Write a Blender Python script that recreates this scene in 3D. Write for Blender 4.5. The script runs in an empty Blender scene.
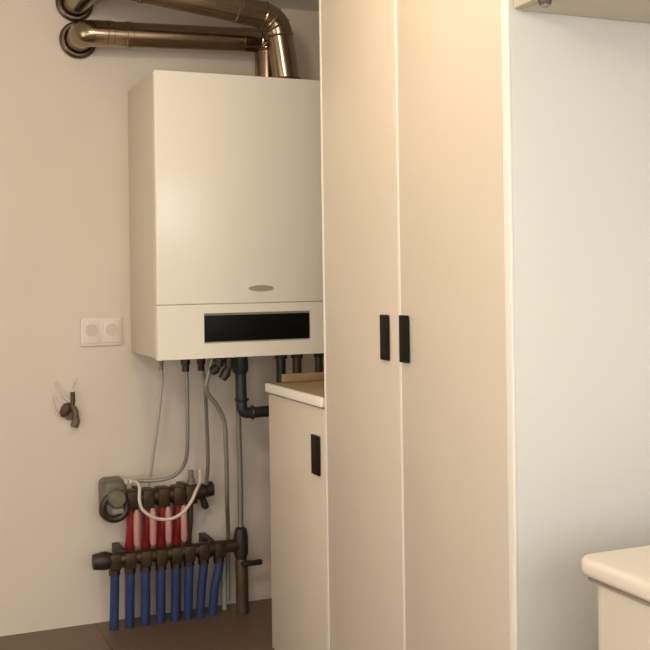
import bpy, bmesh, math, random
from mathutils import Vector, Matrix
random.seed(7)
scene = bpy.context.scene
COL = scene.collection

# ------------------------------------------------------------------ camera maths (metres; wall measurements)
F = 1050.0; CX, CY = 325.0, 275.0; TH = math.atan(445 / 1050.0); ROLL = 0.014; H = 1.172
RT = Vector((math.cos(TH), -math.sin(TH), 0)); FW = Vector((math.sin(TH), math.cos(TH), 0)); UP = Vector((0, 0, 1))
CAM = Vector((0, 0, H))
def ray(px, py):
    dx, du = (px - CX) / F, (CY - py) / F
    c, s = math.cos(ROLL), math.sin(ROLL)
    return RT * (dx * c + du * s) + UP * (-dx * s + du * c) + FW
def onY(px, py, Y): d = ray(px, py); return CAM + d * (Y / d.y)
def onX(px, py, X): d = ray(px, py); return CAM + d * (X / d.x)
def onZ(px, py, Z): d = ray(px, py); return CAM + d * ((Z - H) / d.z)

# ------------------------------------------------------------------ materials
def mat(name, col, rough=0.5, metal=0.0, noise=0.0, nscale=8.0, bump=0.0, spec=0.5, coat=0.0):
    m = bpy.data.materials.new(name); m.use_nodes = True
    nt = m.node_tree; b = nt.nodes['Principled BSDF']
    b.inputs['Base Color'].default_value = (*col, 1); b.inputs['Roughness'].default_value = rough
    b.inputs['Metallic'].default_value = metal; b.inputs['Specular IOR Level'].default_value = spec
    b.inputs['Coat Weight'].default_value = coat
    if noise or bump:
        tc = nt.nodes.new('ShaderNodeTexCoord'); nz = nt.nodes.new('ShaderNodeTexNoise')
        nz.inputs['Scale'].default_value = nscale; nz.inputs['Detail'].default_value = 5
        nt.links.new(tc.outputs['Object'], nz.inputs['Vector'])
        if noise:
            r = nt.nodes.new('ShaderNodeValToRGB')
            r.color_ramp.elements[0].position = .3; r.color_ramp.elements[1].position = .7
            r.color_ramp.elements[0].color = (*[c * (1 - noise) for c in col], 1)
            r.color_ramp.elements[1].color = (*[min(1, c * (1 + noise)) for c in col], 1)
            nt.links.new(nz.outputs['Fac'], r.inputs['Fac']); nt.links.new(r.outputs['Color'], b.inputs['Base Color'])
        if bump:
            bp = nt.nodes.new('ShaderNodeBump'); bp.inputs['Strength'].default_value = bump; bp.inputs['Distance'].default_value = .004
            nt.links.new(nz.outputs['Fac'], bp.inputs['Height']); nt.links.new(bp.outputs['Normal'], b.inputs['Normal'])
    return m

M = dict(
    wall=mat('wall_paint', (.70, .615, .52), .75, noise=.025, nscale=3, bump=.03),
    wall_r=mat('wall_paint_pale', (.74, .73, .69), .75, noise=.02, nscale=3),
    ceil=mat('ceiling_paint', (.78, .74, .67), .85, noise=.02),
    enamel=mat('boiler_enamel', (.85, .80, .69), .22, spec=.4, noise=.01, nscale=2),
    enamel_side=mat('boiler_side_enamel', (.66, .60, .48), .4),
    black_glass=mat('display_black', (.003, .003, .003), .45, noise=.2, spec=.15),
    badge=mat('badge_grey', (.36, .31, .235), .4, noise=.1),
    door=mat('door_laminate', (.70, .615, .51), .36, noise=.015, nscale=2),
    edge=mat('pale_edge_and_highlight', (.90, .86, .78), .4, noise=.01),  # pale edges; highlights of lit edges are put into this colour
    panel=mat('white_side_panel', (.745, .73, .675), .5, noise=.012, nscale=2),
    beige=mat('wall_cabinet_beige', (.58, .52, .42), .55, noise=.02),
    black=mat('handle_black', (.004, .003, .002), .55, noise=.2, spec=.2),
    worktop=mat('worktop_cream', (.74, .64, .5), .38, noise=.04, nscale=30),
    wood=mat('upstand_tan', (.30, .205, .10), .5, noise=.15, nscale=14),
    steel=mat('flue_steel', (.34, .26, .185), .2, 1.0, noise=.12, nscale=10),
    steel_dark=mat('flue_steel_dark', (.13, .1, .075), .35, 1.0, noise=.1),
    brass=mat('manifold_brass', (.075, .05, .03), .42, .7, noise=.35, nscale=30),
    iron=mat('dark_valve', (.035, .027, .02), .45, .3, noise=.3, nscale=25),
    pump=mat('pump_housing', (.16, .14, .10), .5, .2, noise=.3, nscale=25),
    pump_face=mat('pump_face', (.30, .27, .23), .5, noise=.1),
    red=mat('red_pipe', (.30, .022, .022), .3, noise=.1, nscale=20),
    pink=mat('pink_valve_cap', (.60, .30, .27), .4, noise=.1, nscale=20),
    blue=mat('blue_pipe', (.030, .052, .15), .32, noise=.12, nscale=20),
    pipe_grey=mat('grey_pipe', (.27, .255, .215), .38, .3, noise=.08, nscale=20),
    pipe_pale=mat('pale_pipe', (.44, .41, .35), .45, noise=.05),
    rubber=mat('black_plastic_pipe', (.018, .022, .017), .4, noise=.2),
    brownpipe=mat('brown_pipe', (.085, .055, .032), .45, .2, noise=.2),
    hose=mat('white_hose', (.62, .54, .46), .45, noise=.04),
    plate=mat('socket_white', (.74, .66, .57), .4, noise=.01),
    plate_in=mat('socket_inset', (.62, .54, .45), .5, noise=.02),
    cablebrown=mat('brown_plug', (.08, .045, .02), .5, noise=.3, nscale=40),
    cablegrey=mat('olive_plug', (.13, .10, .055), .5, noise=.3, nscale=40),
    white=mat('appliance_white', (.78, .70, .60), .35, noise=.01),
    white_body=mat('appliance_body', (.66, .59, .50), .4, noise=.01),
    lens_and_gap_shade=mat('lens_and_gap_shade_grey', (.30, .25, .20), .6, noise=.1),  # fitting lens, and painted shade under the appliance top
    puck=mat('light_fitting_grey', (.11, .08, .07), .4, .4, noise=.1),
    kick=mat('plinth_dark', (.25, .21, .16), .6, noise=.05),
)
def floor_material(x0, y0):
    m = bpy.data.materials.new('floor_brown_tile'); m.use_nodes = True
    nt = m.node_tree; b = nt.nodes['Principled BSDF']; N = nt.nodes.new; L = nt.links.new
    tc = N('ShaderNodeTexCoord'); mp = N('ShaderNodeMapping')
    mp.inputs['Location'].default_value = (-x0, -y0, 0)
    br = N('ShaderNodeTexBrick'); br.offset = 0; br.inputs['Scale'].default_value = 1
    br.inputs['Brick Width'].default_value = .6; br.inputs['Row Height'].default_value = .6
    br.inputs['Mortar Size'].default_value = .003; br.inputs['Mortar Smooth'].default_value = .3
    br.inputs['Color1'].default_value = (.18, .115, .066, 1); br.inputs['Color2'].default_value = (.142, .108, .072, 1)
    br.inputs['Mortar'].default_value = (.09, .06, .04, 1)
    nz = N('ShaderNodeTexNoise'); nz.inputs['Scale'].default_value = 9; nz.inputs['Detail'].default_value = 6
    mx = N('ShaderNodeMix'); mx.data_type = 'RGBA'; mx.blend_type = 'MULTIPLY'; mx.inputs[0].default_value = .35
    L(tc.outputs['Object'], mp.inputs['Vector']); L(mp.outputs['Vector'], br.inputs['Vector']); L(tc.outputs['Object'], nz.inputs['Vector'])
    L(br.outputs['Color'], mx.inputs[6]); L(nz.outputs['Color'], mx.inputs[7]); L(mx.outputs[2], b.inputs['Base Color'])
    b.inputs['Roughness'].default_value = .4
    return m

# ------------------------------------------------------------------ mesh builders
def box(bm, a, b, bevel=0.0, seg=3):
    x0, x1 = sorted((a[0], b[0])); y0, y1 = sorted((a[1], b[1])); z0, z1 = sorted((a[2], b[2]))
    r = bmesh.ops.create_cube(bm, size=1, matrix=Matrix.Translation(((x0 + x1) / 2, (y0 + y1) / 2, (z0 + z1) / 2)) @ Matrix.Diagonal((x1 - x0, y1 - y0, z1 - z0, 1)))
    if bevel:
        es = list({e for v in r['verts'] for e in v.link_edges})
        bmesh.ops.bevel(bm, geom=es, offset=bevel, segments=seg, affect='EDGES', profile=.5)
    return bm
def tube(bm, pts, rad, n=16, cap=True):
    pts = [Vector(p) for p in pts]
    rads = rad if isinstance(rad, (list, tuple)) else [rad] * len(pts)
    rings = []; nrm = None
    for i, p in enumerate(pts):
        t = ((pts[min(i + 1, len(pts) - 1)] - pts[max(i - 1, 0)])).normalized()
        if nrm is None:
            nrm = t.orthogonal().normalized()
        else:
            nrm = (nrm - t * nrm.dot(t)).normalized()
        bi = t.cross(nrm)
        rings.append([bm.verts.new(p + (nrm * math.cos(2 * math.pi * k / n) + bi * math.sin(2 * math.pi * k / n)) * rads[i]) for k in range(n)])
    for a, b in zip(rings, rings[1:]):
        for k in range(n):
            bm.faces.new((a[k], a[(k + 1) % n], b[(k + 1) % n], b[k]))
    if cap:
        bm.faces.new(list(reversed(rings[0]))); bm.faces.new(rings[-1])
    return bm
def bend(pts, r, n=8):
    """polyline with rounded corners"""
    pts = [Vector(p) for p in pts]; out = [pts[0]]
    for a, p, b in zip(pts, pts[1:], pts[2:]):
        rr = min(r, (a - p).length * .49, (b - p).length * .49)
        q0 = p + (a - p).normalized() * rr; q2 = p + (b - p).normalized() * rr
        for k in range(n + 1):
            t = k / n
            out.append(q0 * (1 - t) ** 2 + p * 2 * t * (1 - t) + q2 * t * t)
    out.append(pts[-1]); return out
def smoothpath(pts, n=8):
    pts = [Vector(p) for p in pts]; P = [pts[0]] + pts + [pts[-1]]; out = []
    for i in range(1, len(P) - 2):
        a, b, c, d = P[i - 1:i + 3]
        for k in range(n):
            t = k / n
            out.append(.5 * ((2 * b) + (c - a) * t + (2 * a - 5 * b + 4 * c - d) * t * t + (3 * b - a - 3 * c + d) * t ** 3))
    out.append(pts[-1]); return out
def torus(bm, c, axis, R, r, n=28, m=10):
    c = Vector(c); axis = Vector(axis).normalized(); u = axis.orthogonal().normalized(); v = axis.cross(u)
    rings = []
    for i in range(n):
        a = 2 * math.pi * i / n; d = u * math.cos(a) + v * math.sin(a)
        rings.append([bm.verts.new(c + d * (R + r * math.cos(2 * math.pi * k / m)) + axis * r * math.sin(2 * math.pi * k / m)) for k in range(m)])
    for i in range(n):
        A, B = rings[i], rings[(i + 1) % n]
        for k in range(m):
            bm.faces.new((A[k], B[k], B[(k + 1) % m], A[(k + 1) % m]))
    return bm
def new(): return bmesh.new()
def obj(name, bm, m, parent=None, loc=None):
    bmesh.ops.recalc_face_normals(bm, faces=bm.faces)
    me = bpy.data.meshes.new(name); bm.to_mesh(me); bm.free()
    me.materials.append(m)
    for p in me.polygons: p.use_smooth = True
    me.set_sharp_from_angle(angle=math.radians(35))
    o = bpy.data.objects.new(name, me); COL.objects.link(o)
    if parent is not None:
        o.parent = parent
        # meshes are built in world space: bring them into the parent's frame
        me.transform(Matrix.Translation(-world(parent)))
    return o
def world(o):
    v = Vector(o.location)
    while o.parent: o = o.parent; v += Vector(o.location)
    return v
def thing(name, label, cat, loc=(0, 0, 0), group=None):
    o = bpy.data.objects.new(name, None); o.empty_display_size = .05; COL.objects.link(o); o.location = loc
    o['label'] = label; o['category'] = cat
    if group: o['group'] = group
    return o
def tag(o, label, cat, group=None):
    o['label'] = label; o['category'] = cat
    if group: o['group'] = group
    return o
def struct(name, bm, m):
    o = obj(name, bm, m); o['kind'] = 'structure'; return o

# ------------------------------------------------------------------ planes of the room
YW = 3.597                       # boiler wall
XR = 1.745                        # wall behind the cabinets
XL, YF, ZC = -1.7, -1.6, 2.15
XC = 1.12                       # cabinet fronts

j = onZ(99, 629, 0)
struct('floor', box(new(), (XL - .1, YF - .1, -.1), (XR + .1, YW + .1, 0)), floor_material(j.x - 6.0, YW - 6.55))
struct('ceiling', box(new(), (XL - .1, YF - .1, ZC), (XR + .1, YW + .1, ZC + .1)), M['ceil'])
struct('wall_back', box(new(), (XL, YW, 0), (XR, YW + .1, ZC)), M['wall'])
struct('wall_right', box(new(), (XR, YF, 0), (XR + .1, YW + .1, ZC)), M['wall_r'])
struct('wall_left', box(new(), (XL - .1, YF, 0), (XL, YW + .1, ZC)), M['wall'])
struct('wall_front', box(new(), (XL, YF - .1, 0), (XR, YF, ZC)), M['wall_r'])

# ------------------------------------------------------------------ boiler
YB = 3.204
tl = onY(154, 70, YB); bl = onY(158, 360, YB)
bx0 = bl.x; bz0 = bl.z; bz1 = tl.z; bx1 = bx0 + .66
def boiler():
    t = thing('wall_boiler', 'white wall-mounted boiler with a black display strip, hung on the back wall', 'boiler', ((bx0 + bx1) / 2, (YB + YW) / 2, bz0))
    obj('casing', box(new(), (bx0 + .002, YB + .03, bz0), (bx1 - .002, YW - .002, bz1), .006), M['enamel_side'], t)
    # front shell with a rectangular recess for the display
    d0 = onY(204, 312, YB); d1 = onY(312, 342, YB)
    dz0 = onY(258, 341.5, YB).z; dz1 = onY(258, 312, YB).z
    split = onY(258, 303, YB).z
    fp = obj('front_panel', box(new(), (bx0, YB, split + .0006), (bx1, YB + .034, bz1 + .002), .004, 4), M['enamel'], t)
    bm = new()
    y0, y1 = YB, YB + .034
    X = [bx0, d0.x, d1.x, bx1]; Z = [bz0 - .002, dz0, dz1, split - .0006]
    V = {}
    for i, x in enumerate(X):
        for k, z in enumerate(Z): V[i, k] = bm.verts.new((x, y0, z))
    for i in range(3):
        for k in range(3):
            if (i, k) != (1, 1): bm.faces.new((V[i, k], V[i + 1, k], V[i + 1, k + 1], V[i, k + 1]))
    # recess: sloped reveal
    ins = .006
    R = [bm.verts.new((x, y0 + .016, z)) for x, z in ((d0.x + ins * .5, dz0 + ins * .5), (d1.x - ins * .5, dz0 + ins * .5), (d1.x - ins * .5, dz1 - ins), (d0.x + ins * .5, dz1 - ins))]
    E = [V[1, 1], V[2, 1], V[2, 2], V[1, 2]]
    for q in range(4): bm.faces.new((E[q], E[(q + 1) % 4], R[(q + 1) % 4], R[q]))
    bm.faces.new(R)
    # outer sides
    B = {}
    for i, x in ((0, X[0]), (3, X[3])):
        for k, z in ((0, Z[0]), (3, Z[3])): B[i, k] = bm.verts.new((x, y1, z))
    bm.faces.new([V[0, 0], V[1, 0], V[2, 0], V[3, 0], B[3, 0], B[0, 0]])
    bm.faces.new([V[0, 3], V[1, 3], V[2, 3], V[3, 3], B[3, 3], B[0, 3]])
    bm.faces.new([V[0, 0], V[0, 1], V[0, 2], V[0, 3], B[0, 3], B[0, 0]])
    bm.faces.new([V[3, 0], V[3, 1], V[3, 2], V[3, 3], B[3, 3], B[3, 0]])
    bm.faces.new([B[0, 0], B[3, 0], B[3, 3], B[0, 3]])
    lp = obj('control_panel', bm, M['enamel'], t)
    ds = obj('display_strip', box(new(), (d0.x + .004, YB + .0085, dz0 + .004), (d1.x - .004, YB + .0155, dz1 - .007), .002), M['black_glass'], lp)
    ds['label'] = 'black glossy display strip'
    # oval badge
    c = onY(261, 288, YB)
    bm = new()
    bmesh.ops.create_cone(bm, cap_ends=True, segments=40, radius1=.043, radius2=.040, depth=.006, matrix=Matrix.Translation((c.x, YB - .002, c.z)) @ Matrix.Rotation(math.pi / 2, 4, 'X') @ Matrix.Diagonal((1, .22, 1, 1)))
    bd = obj('badge', bm, M['badge'], t); bd['label'] = 'small grey oval badge'
    return t
boiler()

def lift(px, py, Y): return onY(px, py, Y)

# ------------------------------------------------------------------ flue pipes
def flue(name, label, right, left, wallpt, drop_to, R, er, el_=.065, dropx=None):
    t = thing(name, label, 'pipe', (right.x, right.y, drop_to))
    bot = Vector((dropx or right.x, right.y, drop_to))
    ax = (left - right).normalized()
    # right elbow
    s0 = right + ax * er * 1.25
    pts = bend([s0 + ax * .002, right, right + (bot - right).normalized() * er * 1.25], er * 1.2, 10)
    el = obj('elbow', tube(new(), pts + [bot + Vector((0, 0, .0005))], R * 1.06, 24), M['steel'], t)
    # elbow segment bands
    for i in range(2, len(pts) - 1, 3):
        obj('elbow_band', torus(new(), pts[i], pts[i + 1] - pts[i - 1], R * 1.06, .004, 24, 8), M['steel'], el)
    obj('collar', torus(new(), bot + Vector((0, 0, .009)), (0, 0, 1), R * 1.08, .008, 24, 8), M['steel_dark'], t)
    # straight
    e0 = left - ax * el_ * 1.1
    obj('straight_section', tube(new(), [s0, e0], R, 28), M['steel'], t)
    L = (e0 - s0).length
    for d, mm in ((.012, 'steel'), (L - .075, 'steel'), (L - .012, 'steel')):
        bm = new(); tube(bm, [s0 + ax * (d - .011), s0 + ax * (d - .009), s0 + ax * (d + .009), s0 + ax * (d + .011)], [R, R * 1.06, R * 1.06, R], 28)
        obj('collar', bm, M[mm], t)
    # wall elbow
    wd = (wallpt - left).normalized()
    pts2 = bend([e0, left, left + wd * el_ * 1.15, wallpt - Vector((0, .002, 0))], el_, 10)
    obj('wall_elbow', tube(new(), pts2, R * 1.04, 24), M['steel'], t)
    bm = new()
    torus(bm, wallpt - Vector((0, .012, 0)), (0, 1, 0), R * 1.24, .011, 32, 10)
    ro = obj('rosette', bm, M['steel_dark'], t); ro['label'] = 'dark ring around the pipe at the wall'
    return t
top = bz1 + .002
def flue_pair():
    r1 = lift(267, 41, 3.475); l1 = lift(84, 33, 3.475); w1 = Vector((l1.x, YW, l1.z))
    flue('flue_pipe', 'lower steel flue pipe running level above the boiler to its left', r1, l1, w1, top, .042, .058)
    r2 = lift(277, 18, 3.30); l2 = lift(96, -21, 3.28)
    w2 = onY(74, 4, YW)
    flue('flue_pipe', 'upper sloping steel flue pipe with shiny banded elbow on the boiler', r2, l2, w2, top, .042, .10, dropx=lift(287, 72, 3.30).x)
flue_pair()

# ------------------------------------------------------------------ wall socket, cable stub
def socket():
    a = onY(80, 318, YW); b = onY(122, 345, YW)
    cx, cz = (a.x + b.x) / 2, (a.z + b.z) / 2
    t = thing('wall_socket', 'pale double wall socket on the wall left of the boiler', 'socket', (cx, YW, cz))
    obj('frame', box(new(), (a.x, YW - .009, b.z), (b.x, YW - .0005, a.z), .003), M['plate'], t)
    w = (b.x - a.x)
    for s in (-1, 1):
        c = Vector((cx + s * w * .245, YW - .010, cz))
        bm = new(); box(bm, (c.x - w * .2, YW - .0125, cz - .038), (c.x + w * .2, YW - .0085, cz + .038), .0015)
        ins = obj('socket_insert', bm, M['plate'], t)
        bm = new()
        bmesh.ops.create_cone(bm, cap_ends=True, segments=28, radius1=.021, radius2=.021, depth=.003, matrix=Matrix.Translation((c.x, YW - .0132, cz + .006)) @ Matrix.Rotation(math.pi / 2, 4, 'X'))
        obj('outlet_well', bm, M['plate_in'], ins)
socket()

def cable_stub():
    c = onY(70, 412, YW)
    t = thing('cable_outlet', 'small brown wiring outlet with loose pale wires on the wall below the socket', 'cable outlet', (c.x, YW, c.z))
    p = lambda x, y, d=.02: onY(x, y, YW - d)
    bm = new(); q = p(65.5, 410, .02)
    bmesh.ops.create_icosphere(bm, subdivisions=3, radius=1, matrix=Matrix.Translation(q) @ Matrix.Rotation(.5, 4, 'Y') @ Matrix.Diagonal((.017, .02, .026, 1)))
    obj('plug', bm, M['cablebrown'], t)
    bm = new(); tube(bm, smoothpath([p(71.5, 405), p(75, 412), p(76, 420), p(74, 427)], 6), [.008] * 6 + [.011] * 6 + [.0135] * 6 + [.012], 14)
    obj('connector', bm, M['cablegrey'], t)
    bm = new(); tube(bm, [p(72.5, 392), p(73, 400), p(72, 408), p(67, 411)], .0075, 12)
    obj('cable', bm, M['cablebrown'], t)
    for pts in ([(73, 392), (72, 386), (75, 381), (73, 378)], [(70, 402), (64, 396), (60, 388), (55, 382)], [(67, 403), (60, 400), (55, 392), (54, 386)], [(63, 416), (57, 414), (53, 404), (52, 396)]):
        w = obj('wire', tube(new(), smoothpath([p(x, y, .012 - .0025 * i) for i, (x, y) in enumerate(pts)], 6), .0028, 8), M['plate'], t)
        w['label'] = 'thin pale wire'
    # wall rose plate the cable leaves from
    bm = new(); bmesh.ops.create_cone(bm, cap_ends=True, segments=28, radius1=.026, radius2=.02, depth=.012, matrix=Matrix.Translation((c.x, YW - .0062, c.z)) @ Matrix.Rotation(-math.pi / 2, 4, 'X'))
    obj('wall_plate', bm, M['cablegrey'], t)
cable_stub()

# ------------------------------------------------------------------ manifolds
YM_UP = YW - .06; YM_LO = YW - .112
def clip_bracket(bm, x, z, yfront):
    box(bm, (x - .012, yfront, z - .03), (x + .012, YW - .001, z + .03), .002)
def red_manifold():
    a = onY(120, 497, YM_UP); b = onY(203, 493, YM_UP); zm = (a.z + b.z) / 2
    t = thing('supply_manifold', 'upper brass heating manifold with pump block and red pipes', 'manifold', ((a.x + b.x) / 2, YM_UP, zm))
    bm = new(); tube(bm, [(a.x - .01, YM_UP, zm), (b.x, YM_UP, zm)], .027, 20)
    n = 5
    xs = [onY(px, 500, YM_UP).x for px in (131, 147, 162.5, 178, 190)]
    for x in xs: box(bm, (x - .02, YM_UP - .03, zm - .036), (x + .02, YM_UP + .03, zm + .028), .005)
    obj('manifold_bar', bm, M['brass'], t)
    for bx in ((xs[0] + xs[1]) / 2, (xs[3] + xs[4]) / 2):
        bm = new(); clip_bracket(bm, bx, zm, YM_UP); obj('bracket', bm, M['iron'], t)
    for i, x in enumerate(xs):
        lo = Vector((x - .004, YM_UP + .03, .001))
        pts = smoothpath([(x, YM_UP, zm - .034), (x, YM_UP + .004, zm - .10), (x - .002, YM_UP + .022, zm - .19), lo], 6)
        pipe = obj('pipe', tube(new(), pts, .0165 if i < 4 else .011, 14), M['red'] if i < 4 else M['brownpipe'], t)
        pipe['label'] = 'red pipe' if i < 4 else 'thin brown pipe'
        if i < 4:
            nt = obj('valve_cap', tube(new(), [(x + .012, YM_UP - .03, zm - .035), (x + .012, YM_UP - .03, zm - .05), (x + .012, YM_UP - .03, zm - .15), (x + .012, YM_UP - .03, zm - .16)], [.006, .0115, .0115, .006], 14), M['pink'], t)
            nt['label'] = 'pale pink flow gauge'
    # pump block, left end
    c = onY(113, 499, YM_UP - .01)
    bm = new(); box(bm, (c.x - .04, YM_UP - .05, c.z - .07), (c.x + .042, YW - .008, c.z + .068), .02, 4)
    tube(bm, [(c.x + .03, YM_UP, zm), (a.x + .01, YM_UP, zm)], .033, 18)
    pb = obj('pump', bm, M['pump'], t)
    bm = new(); bmesh.ops.create_cone(bm, cap_ends=True, segments=28, radius1=.033, radius2=.026, depth=.03, matrix=Matrix.Translation((c.x + .002, YM_UP - .062, c.z + .012)) @ Matrix.Rotation(math.pi / 2, 4, 'X'))
    obj('pump_head', bm, M['pump'], pb)
    bm = new(); torus(bm, (c.x - .002, YM_UP - .05, c.z - .02), (0, 1, 0), .040, .012, 28, 8)
    obj('pump_ring', bm, M['iron'], pb)
    bm = new(); box(bm, (c.x - .012, YM_UP - .059, c.z - .042), (c.x + .026, YM_UP - .045, c.z - .024), .004)
    obj('pump_plate', bm, M['pump_face'], pb)
    # end valves, right
    e = onY(207, 491, YM_UP); bm = new()
    tube(bm, [(b.x - .005, YM_UP, zm), (b.x + .012, YM_UP, zm)], .02, 16)
    tube(bm, [(b.x + .010, YM_UP, zm + .004), (b.x + .012, YM_UP, zm + .004), (b.x + .034, YM_UP, zm + .006), (b.x + .036, YM_UP, zm + .006)], [.018, .026, .026, .02], 16)
    obj('end_valve', bm, M['iron'], t)
    k = onY(203.5, 505, YM_UP); bm = new()
    tube(bm, [(b.x - .004, YM_UP, zm - .015), (b.x + .006, YM_UP, k.z), (b.x + .012, YM_UP, k.z - .012)], [.009, .013, .010], 14)
    obj('drain_cock', bm, M['iron'], t)
    v = onY(191, 476, YM_UP); bm = new()
    tube(bm, [(v.x, YM_UP, zm + .02), (v.x, YM_UP, zm + .045), (v.x, YM_UP, zm + .05), (v.x, YM_UP, v.z + .02)], [.013, .013, .009, .009], 14)
    obj('air_vent', bm, M['pipe_grey'], t)
red_manifold()

def blue_manifold():
    a = onY(96, 560, YM_LO); b = onY(236, 547, YM_LO); zm = (a.z + b.z) / 2
    t = thing('return_manifold', 'lower brass heating manifold with blue pipes going into the floor', 'manifold', ((a.x + b.x) / 2, YM_LO, zm))
    pxs = (114.5, 130, 145.5, 161, 176, 189, 203.5, 219)
    xs = [onY(px, 565, YM_LO).x for px in pxs]
    bm = new(); tube(bm, [(a.x + .03, YM_LO, zm), (b.x + .01, YM_LO, zm)], .022, 20)
    for x in xs: box(bm, (x - .018, YM_LO - .024, zm - .032), (x + .018, YM_LO + .024, zm + .02), .004)
    obj('manifold_bar', bm, M['brass'], t)
    for bx in ((xs[0] + xs[1]) / 2, (xs[6] + xs[7]) / 2):
        bm = new(); clip_bracket(bm, bx, zm, YM_LO); obj('bracket', bm, M['iron'], t)
    bm = new()
    tube(bm, [(a.x - .012, YM_LO, zm), (a.x - .01, YM_LO, zm), (a.x + .02, YM_LO, zm), (a.x + .034, YM_LO, zm), (a.x + .05, YM_LO, zm)], [.017, .025, .030, .030, .024], 20)
    obj('end_cap', bm, M['iron'], t)
    for i, x in enumerate(xs):
        s = -.012 if i == 7 else (-.005 if i == 6 else 0.0)
        pts = smoothpath([(x, YM_LO, zm - .028), (x, YM_LO, zm - .07), (x + s, YM_LO + .008, zm * .45), (x + s * 1.6, YM_LO + .022, .001)], 6)
        pipe = obj('pipe', tube(new(), pts, .0155, 14), M['blue'], t); pipe['label'] = 'blue pipe'
        obj('pipe_nut', tube(new(), [(x, YM_LO, zm - .028), (x, YM_LO, zm - .052)], .0185, 6), M['iron'], pipe)
    # right end: isolating valve with lever and lower stub
    c = onY(241, 547, YM_LO); bm = new()
    tube(bm, [(b.x, YM_LO, zm), (c.x, YM_LO, zm)], .018, 16)
    tube(bm, [(c.x, YM_LO, zm + .062), (c.x, YM_LO, zm + .055), (c.x, YM_LO, zm + .03), (c.x, YM_LO, zm - .03), (c.x, YM_LO, zm - .05)], [.012, .02, .025, .025, .018], 18)
    vb = obj('valve', bm, M['iron'], t)
    l0 = onY(243, 562, YM_LO); l1 = onY(262, 560, YM_LO)
    bm = new(); box(bm, (l0.x - .012, YM_LO - .036, l0.z - .008), (l1.x - .01, YM_LO - .02, l0.z + .010), .004)
    tube(bm, [(c.x, YM_LO - .03, l0.z), (c.x, YM_LO, l0.z)], .009, 12)
    obj('lever', bm, M['iron'], vb)
    bm = new(); tube(bm, [(c.x, YM_LO, zm - .045), (c.x, YM_LO, zm - .06), (c.x + .002, YM_LO, .12), (c.x + .002, YM_LO, .001)], [.018, .022, .022, .022], 18)
    fp = obj('drop_pipe', bm, M['brownpipe'], t); fp['label'] = 'brown drop pipe'
    bm = new(); x2 = c.x - .045
    tube(bm, [(x2, YM_LO + .06, zm), (x2, YM_LO + .06, .001)], .0085, 12)
    y = obj('side_pipe', bm, M['pipe_pale'], t); y['label'] = 'pale thin pipe'
    return c, zm
VC, ZLO = blue_manifold()

# ------------------------------------------------------------------ pipes below the boiler
YP = YW - .20
def pipe(name, label, pts, r, m, nut=None, cat='pipe', nutm='iron'):
    t = thing(name, label, cat, pts[0])
    obj('tube', tube(new(), pts, r, 14), m, t)
    if nut:
        p = Vector(pts[0])
        obj('nut', tube(new(), [p + Vector((0, 0, .0)), p - Vector((0, 0, .03)), p - Vector((0, 0, .034)), p - Vector((0, 0, .055))], [nut, nut, nut * .8, nut * .8], 8), M[nutm], t)
    return t
def P(px, py, d): return onY(px, py, YW - d)
def start(px, d):
    q = P(px, 362, d); return Vector((q.x, q.y, bz0 - .001))
# straight grey pipe bending left to the upper manifold
pipe('heating_pipe', 'straight grey pipe below the boiler bending left above the manifold',
     [start(185.5, .22)] + smoothpath([P(187, 385, .22), P(187.5, 440, .21), P(185, 462, .19), P(175, 475, .17), P(160, 480, .15), P(140, 481, .13), P(128, 482, .115)], 6), .0065, M['pipe_grey'], .016)
pipe('heating_pipe', 'grey pipe second from the left below the boiler, dropping straight to the upper manifold',
     [start(201, .22)] + smoothpath([P(205, 385, .21), P(206.5, 420, .17), P(208, 460, .13), P(206.5, 484, .09)], 6), .0065, M['pipe_grey'], .015)
pipe('flexible_hose', 'grey flexible hose curving right below the boiler beside the black drain pipe',
     [start(213, .30)] + smoothpath([P(206, 385, .30), P(208, 394, .29), P(217, 406, .28), P(224, 422, .27), P(226, 450, .26), P(227, 500, .22), P(228, 535, .06), P(228, 600, .05)], 6), .0075, M['pipe_grey'], cat='hose')
pipe('thin_pipe', 'faint pale thin pipe nearest the left edge of the boiler',
     [start(161, .12)] + smoothpath([P(162, 382, .12), P(158, 420, .11), P(153, 455, .09), P(149, 485, .055)], 6), .005, M['pipe_pale'], .009, nutm='pipe_grey')
pipe('heating_pipe', 'grey vertical pipe dropping to the lever valve of the lower manifold',
     smoothpath([Vector((VC.x - .004, YM_LO, bz0 - .001)), Vector((VC.x - .003, YM_LO, .7)), Vector((VC.x, YM_LO, .5)), Vector((VC.x, YM_LO, ZLO + .063))], 6), .0095, M['pipe_grey'])
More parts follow.
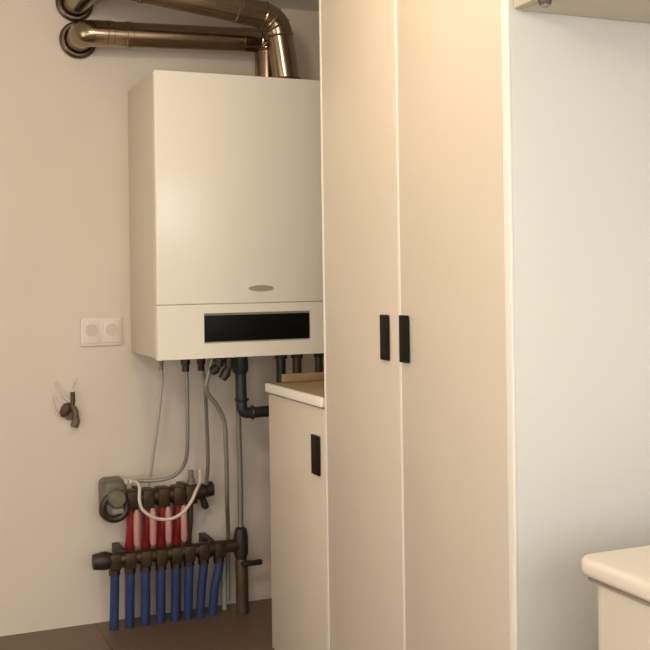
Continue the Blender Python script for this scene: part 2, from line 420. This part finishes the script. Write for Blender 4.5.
# black drain: trap body, elbow to the cupboard
def drain():
    d = .29
    s = start(240, d); c = P(243, 413, d); e = P(277, 411, d)
    t = thing('drain_pipe', 'black angular drain pipe below the boiler turning right behind the low cupboard', 'pipe', s)
    e = Vector((e.x, s.y, c.z))
    obj('pipe_run', tube(new(), bend([s, Vector((s.x + .004, s.y, c.z)), e], .022, 6), .0185, 16), M['rubber'], t)
    bm = new(); tube(bm, [s, s - Vector((0, 0, .005)), s - Vector((0, 0, .055)), s - Vector((0, 0, .065))], [.022, .027, .027, .02], 16)
    obj('trap', bm, M['rubber'], t)
    obj('collar', torus(new(), (s.x + .04, s.y, c.z), (1, 0, 0), .0195, .005, 18, 8), M['rubber'], t)
    obj('collar', torus(new(), (s.x + .004, s.y, c.z + .045), (0, 0, 1), .0195, .005, 18, 8), M['rubber'], t)
drain()
def valve(px0, py0, px1, py1, label):
    d = .33
    s = start(px0, d); e = P(px1, py1, d); m_ = P(px0, py0, d)
    t = thing('stop_valve', label, 'valve', s)
    obj('valve_body', tube(new(), [s, s - Vector((0, 0, .012)), Vector((s.x, s.y, m_.z))], [.013, .017, .014], 12), M['iron'], t)
    bm = new(); tube(bm, [Vector((s.x, s.y, m_.z + .006)), (Vector((s.x, s.y, m_.z)) + e) / 2, e], [.011, .017, .013], 12)
    obj('valve_lever', bm, M['iron'], t)
valve(219, 367, 211, 372, 'small dark stop valve with lever below the boiler, nearer the grey hose')
valve(229, 368, 222, 379, 'small dark stop valve with lever below the boiler, nearer the black drain pipe')

# ------------------------------------------------------------------ white hose loop in front of the manifold
def hose():
    d = .205
    t = thing('white_hose', 'white hose hanging in a loop in front of the upper manifold', 'hose', P(139, 484, .15))
    pts = smoothpath([P(130, 482, .11), P(136, 482, .15), P(139.5, 487, .18), P(139.5, 500, d), P(143, 510, d), P(155, 518, d), P(170, 519, d), P(182, 513, d), P(191, 502, d), P(196, 491, d - .01), P(200, 482, d - .04), P(200, 470, .13)], 8)
    obj('hose_tube', tube(new(), pts, .0056, 12), M['hose'], t)
    obj('end_fitting', tube(new(), [P(123, 482, .09), P(125, 482, .09), P(132, 482, .12), P(133, 482, .12)], [.008, .011, .011, .008], 12), M['hose'], t)
hose()

# ------------------------------------------------------------------ low cupboard, worktop
Yd = onX(327 - 4, 300, XC).y      # tall cupboard's far side
Y_lc1 = onX(270, 500, XC).y       # low cupboard's far side
wt = onX(270, 384.5, XC - .010).z   # worktop top
def handle(parent, yc, zc, hh, ww, m='black'):
    bm = new()
    box(bm, (XC - .009, yc - ww / 2, zc - hh / 2), (XC - .003, yc + ww / 2, zc + hh / 2), .002)
    for s in (-1, 1): box(bm, (XC - .005, yc - ww * .3, zc + s * hh * .36 - .006), (XC + .0005, yc + ww * .3, zc + s * hh * .36 + .006))
    h = obj('handle', bm, M[m], parent); h['label'] = 'black upright bar handle'; return h
def low_cupboard():
    t = thing('low_cupboard', 'low cream cupboard with one black handle between boiler wall and tall cupboard', 'cupboard', ((XC + XR) / 2, (Yd + Y_lc1) / 2, 0))
    y0, y1 = Yd + .004, Y_lc1
    zt = wt - .028
    obj('carcass', box(new(), (XC + .021, y0, .03), (XR - .003, y1, zt), .001), M['door'], t)
    obj('plinth', box(new(), (XC + .06, y0 + .01, .0), (XR - .01, y1 - .01, .0295)), M['kick'], t)
    dr = obj('door', box(new(), (XC, y0 + .002, .002), (XC + .0195, y1, zt - .004), .003), M['door'], t)
    a = onX(315.5, 455, XC - .006); hh = onX(315, 435.5, XC).z - onX(315, 474.5, XC).z
    ww = onX(311.6, 455, XC).y - onX(319.0, 455, XC).y
    handle(dr, a.y, a.z, hh, abs(ww))
low_cupboard()
def worktop():
    t = thing('worktop', 'tan worktop with cream front edge, resting on the low cupboard', 'worktop', ((XC + XR) / 2, (Yd + Y_lc1) / 2, wt - .028))
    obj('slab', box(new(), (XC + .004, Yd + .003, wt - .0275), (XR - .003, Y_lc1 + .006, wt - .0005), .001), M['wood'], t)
    fe = obj('front_edge', box(new(), (XC - .010, Yd + .003, wt - .0275), (XC + .0038, Y_lc1 + .006, wt), .0035, 3), M['edge'], t); fe['label'] = 'cream rounded front edge'
    u = onX(283, 376, XC + .06).z
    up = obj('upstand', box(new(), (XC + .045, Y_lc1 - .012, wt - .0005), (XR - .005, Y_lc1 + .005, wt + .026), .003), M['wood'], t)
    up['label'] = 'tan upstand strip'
worktop()
# dark pipes that drop from the boiler behind the worktop
for px, r, label, m in ((281, .017, 'thick black pipe below the boiler at the corner of the worktop', 'rubber'), (297, .016, 'brown-black pipe below the boiler behind the worktop, right of the thick black one', 'brownpipe'), (319, .014, 'dark pipe below the boiler close to the tall cupboard', 'brownpipe')):
    d = .04
    yy = YW - .2
    q = onY(px, 366, yy)
    t = thing('connection_pipe', label, 'pipe', (q.x, yy, bz0))
    obj('tube', tube(new(), [(q.x, yy, bz0 - .001), (q.x, yy, .001)], r, 14), M[m], t)
    obj('nut', tube(new(), [(q.x, yy, bz0 - .001), (q.x, yy, bz0 - .03)], r * 1.3, 6), M['iron'], t)

# ------------------------------------------------------------------ tall cupboard
Ym = onX(398.5, 330, XC).y
Ye = onX(505.5, 300, XC).y
Yo = onX(512.5, 300, XC).y
ZT = 2.12
def tall_cupboard():
    t = thing('tall_cupboard', 'tall two-door cream cupboard with black upright handles', 'cupboard', ((XC + XR) / 2, (Yd + Yo) / 2, 0))
    obj('carcass', box(new(), (XC + .021, Ye + .001, .03), (XR - .003, Yd - .002, ZT), .001), M['door'], t)
    obj('plinth', box(new(), (XC + .06, Ye + .01, 0), (XR - .01, Yd - .01, .0295)), M['kick'], t)
    ep = obj('end_panel', box(new(), (XC + .004, Yo, .0), (XR - .003, Ye, ZT), .001), M['panel'], t); ep['label'] = 'white end panel'
    eb = obj('edge_strip', box(new(), (XC - .002, Yo, .0), (XC + .0038, Ye, ZT), .0015), M['edge'], ep); eb['label'] = 'pale front edge strip'  # panel's front edge, its lit brightness put into the pale colour
    a = onX(384.5, 337.5, XC - .006); b = onX(404, 339, XC - .006)
    for y0, y1, h, top_, bot_, w0, w1, band in ((Ym + .003, Yd - .003, a, 315, 360, 380.6, 388.2, Yd - .003), (Ye + .002, Ym - .003, b, 315.5, 362.5, 400, 408.2, Ym - .003)):
        dr = obj('door', box(new(), (XC, y0, .015), (XC + .0195, y1, ZT - .004), .003), M['door'], t)
        handle(dr, h.y, h.z, onX(h_px(h), top_, XC).z - onX(h_px(h), bot_, XC).z, abs(onX(w0, 338, XC).y - onX(w1, 338, XC).y))
        e = obj('edge_highlight', box(new(), (XC - .0012, band - .010, .015), (XC + .001, band, ZT - .004), .0005), M['edge'], dr)  # thin pale strip painting the bright highlight on the door edge
        e['label'] = 'painted highlight along the door edge'
def h_px(p):
    r = p - CAM; return CX + F * r.dot(RT) / r.dot(FW)
tall_cupboard()

# ------------------------------------------------------------------ wall cabinet over the appliance (underside seen)
zb = onY(575, 16.5, Yo).z
def wall_cabinet():
    y0, y1 = .55, Yo - .003
    t = thing('wall_cabinet', 'beige wall cabinet seen from below, right of the tall cupboard', 'cabinet', ((XC + XR) / 2, (y0 + y1) / 2, zb))
    obj('carcass', box(new(), (XC + .028, y0, zb), (XR - .003, y1, ZT), .0015), M['beige'], t)
    for k in range(3):
        w = (y1 - y0) / 3
        obj('door', box(new(), (XC + .008, y0 + k * w + .002, zb + .002), (XC + .0265, y0 + (k + 1) * w - .002, ZT - .003), .002), M['beige'], t)
    q = onZ(545, -1, zb)
    f = thing('light_fitting', 'small dark round fitting under the beige wall cabinet', 'light fitting', (q.x, q.y, zb))
    bm = new(); bmesh.ops.create_cone(bm, cap_ends=True, segments=28, radius1=.011, radius2=.014, depth=.010, matrix=Matrix.Translation((q.x, q.y, zb - .0055)))
    obj('housing', bm, M['puck'], f)
    bm = new(); bmesh.ops.create_cone(bm, cap_ends=True, segments=28, radius1=.007, radius2=.008, depth=.004, matrix=Matrix.Translation((q.x, q.y, zb - .0125)))
    obj('lens', bm, M['lens_and_gap_shade'], f)
wall_cabinet()

# ------------------------------------------------------------------ white appliance
def appliance():
    zt = .705
    c = onZ(573, 554.5, zt)
    x0, y1 = c.x, c.y
    x1, y0 = x0 + .66, y1 - .62
    t = thing('laundry_appliance', 'white laundry appliance with rounded overhanging top in the lower right corner', 'appliance', ((x0 + x1) / 2, (y0 + y1) / 2, 0))
    def slab(x0, y0, x1, y1, z0, z1, cr, er):
        bm = box(new(), (x0, y0, z0), (x1, y1, z1))
        up = [e for e in bm.edges if abs(e.verts[0].co.z - e.verts[1].co.z) > 1e-4]
        bmesh.ops.bevel(bm, geom=up, offset=cr, segments=6, affect='EDGES', profile=.5)
        if er:
            fl = list({e for f in bm.faces if len(f.verts) > 6 for e in f.edges})
            bmesh.ops.bevel(bm, geom=fl, offset=er, segments=4, affect='EDGES', profile=.5)
        return bm
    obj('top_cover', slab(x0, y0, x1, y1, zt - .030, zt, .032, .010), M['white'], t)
    obj('shade_strip', slab(x0 + .008, y0 + .008, x1 - .006, y1 - .008, zt - .036, zt - .0305, .03, 0), M['lens_and_gap_shade'], t)  # dark strip standing in for the shadow line below the overhanging top
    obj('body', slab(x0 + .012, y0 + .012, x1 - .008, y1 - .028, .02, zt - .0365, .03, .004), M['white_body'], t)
    bm = new()
    for sx in (x0 + .07, x1 - .07):
        for sy in (y0 + .07, y1 - .07):
            f = obj('foot', tube(new(), [(sx, sy, 0), (sx, sy, .021)], .022, 14), M['black'], t)
    bm.free()
    pf = obj('control_panel', box(new(), (x0 + .007, y0 + .05, zt - .17), (x0 + .0115, y1 - .26, zt - .06), .002), M['white'], t)
    yc = (y0 + y1) / 2
    bm = new(); torus(bm, (x0 + .012, yc, .37), (1, 0, 0), .15, .014, 40, 10)
    obj('porthole', bm, M['panel'], t)
appliance()

# ------------------------------------------------------------------ lights
def area(name, loc, target, size, power, col, sy=None):
    l = bpy.data.lights.new(name, 'AREA'); l.energy = power; l.color = col; l.size = size
    if sy: l.shape = 'RECTANGLE'; l.size_y = sy
    o = bpy.data.objects.new(name, l); COL.objects.link(o); o.location = loc
    o.rotation_euler = (Vector(target) - Vector(loc)).to_track_quat('-Z', 'Y').to_euler(); return o
def point(name, loc, power, col, r):
    l = bpy.data.lights.new(name, 'POINT'); l.energy = power; l.color = col; l.shadow_soft_size = r
    o = bpy.data.objects.new(name, l); COL.objects.link(o); o.location = loc; return o
point('ceiling_lamp', (.55, 2.0, 2.02), 9, (1, .80, .56), .06)
point('wall_fill', (-.2, 0.9, 2.0), 26, (1, .90, .78), .10)  # unseen lamp added to brighten the left of the boiler wall
area('rear_fill', (-.2, -1.3, 1.25), (1.1, 2.6, .8), 1.2, 24, (1, .97, .93), 1.2)  # unseen fill added behind the camera for back wall and end panel
area('window_daylight', (1.2, -1.3, 1.5), (1.4, 1.75, .8), .7, 15, (.93, .98, 1.0), .9)
area('panel_fill', (-1.1, .2, .7), (1.3, 1.75, .55), .5, 7, (1, .98, .94), .6)  # low unseen fill added to brighten the white end panel
area('door_fill', (-1.55, 1.7, 1.0), (1.1, 2.2, .8), 1.2, 14, (1, .93, .84), 1.6)  # unseen fill added at the left to lift the cupboard doors
w = bpy.data.worlds.new('world'); scene.world = w; w.use_nodes = True
w.node_tree.nodes['Background'].inputs[0].default_value = (.8, .85, .9, 1); w.node_tree.nodes['Background'].inputs[1].default_value = .2

# ------------------------------------------------------------------ camera
cd = bpy.data.cameras.new('camera'); cam = bpy.data.objects.new('camera', cd); COL.objects.link(cam)
cd.sensor_fit = 'HORIZONTAL'; cd.sensor_width = 36; cd.lens = F / 650 * 36; cd.shift_y = -(325 - CY) / 650
cd.clip_start = .01
c_, s_ = math.cos(ROLL), math.sin(ROLL)
# camera axes: image-right = RT*c + UP*(-s), image-up = RT*s + UP*c
ir = RT * c_ - UP * s_; iu = RT * s_ + UP * c_
mw = Matrix((ir, iu, -FW)).transposed().to_4x4(); mw.translation = CAM
cam.matrix_world = mw
scene.camera = cam
scene.view_settings.view_transform = 'Standard'
scene.view_settings.look = 'None'
scene.view_settings.exposure = 0.0
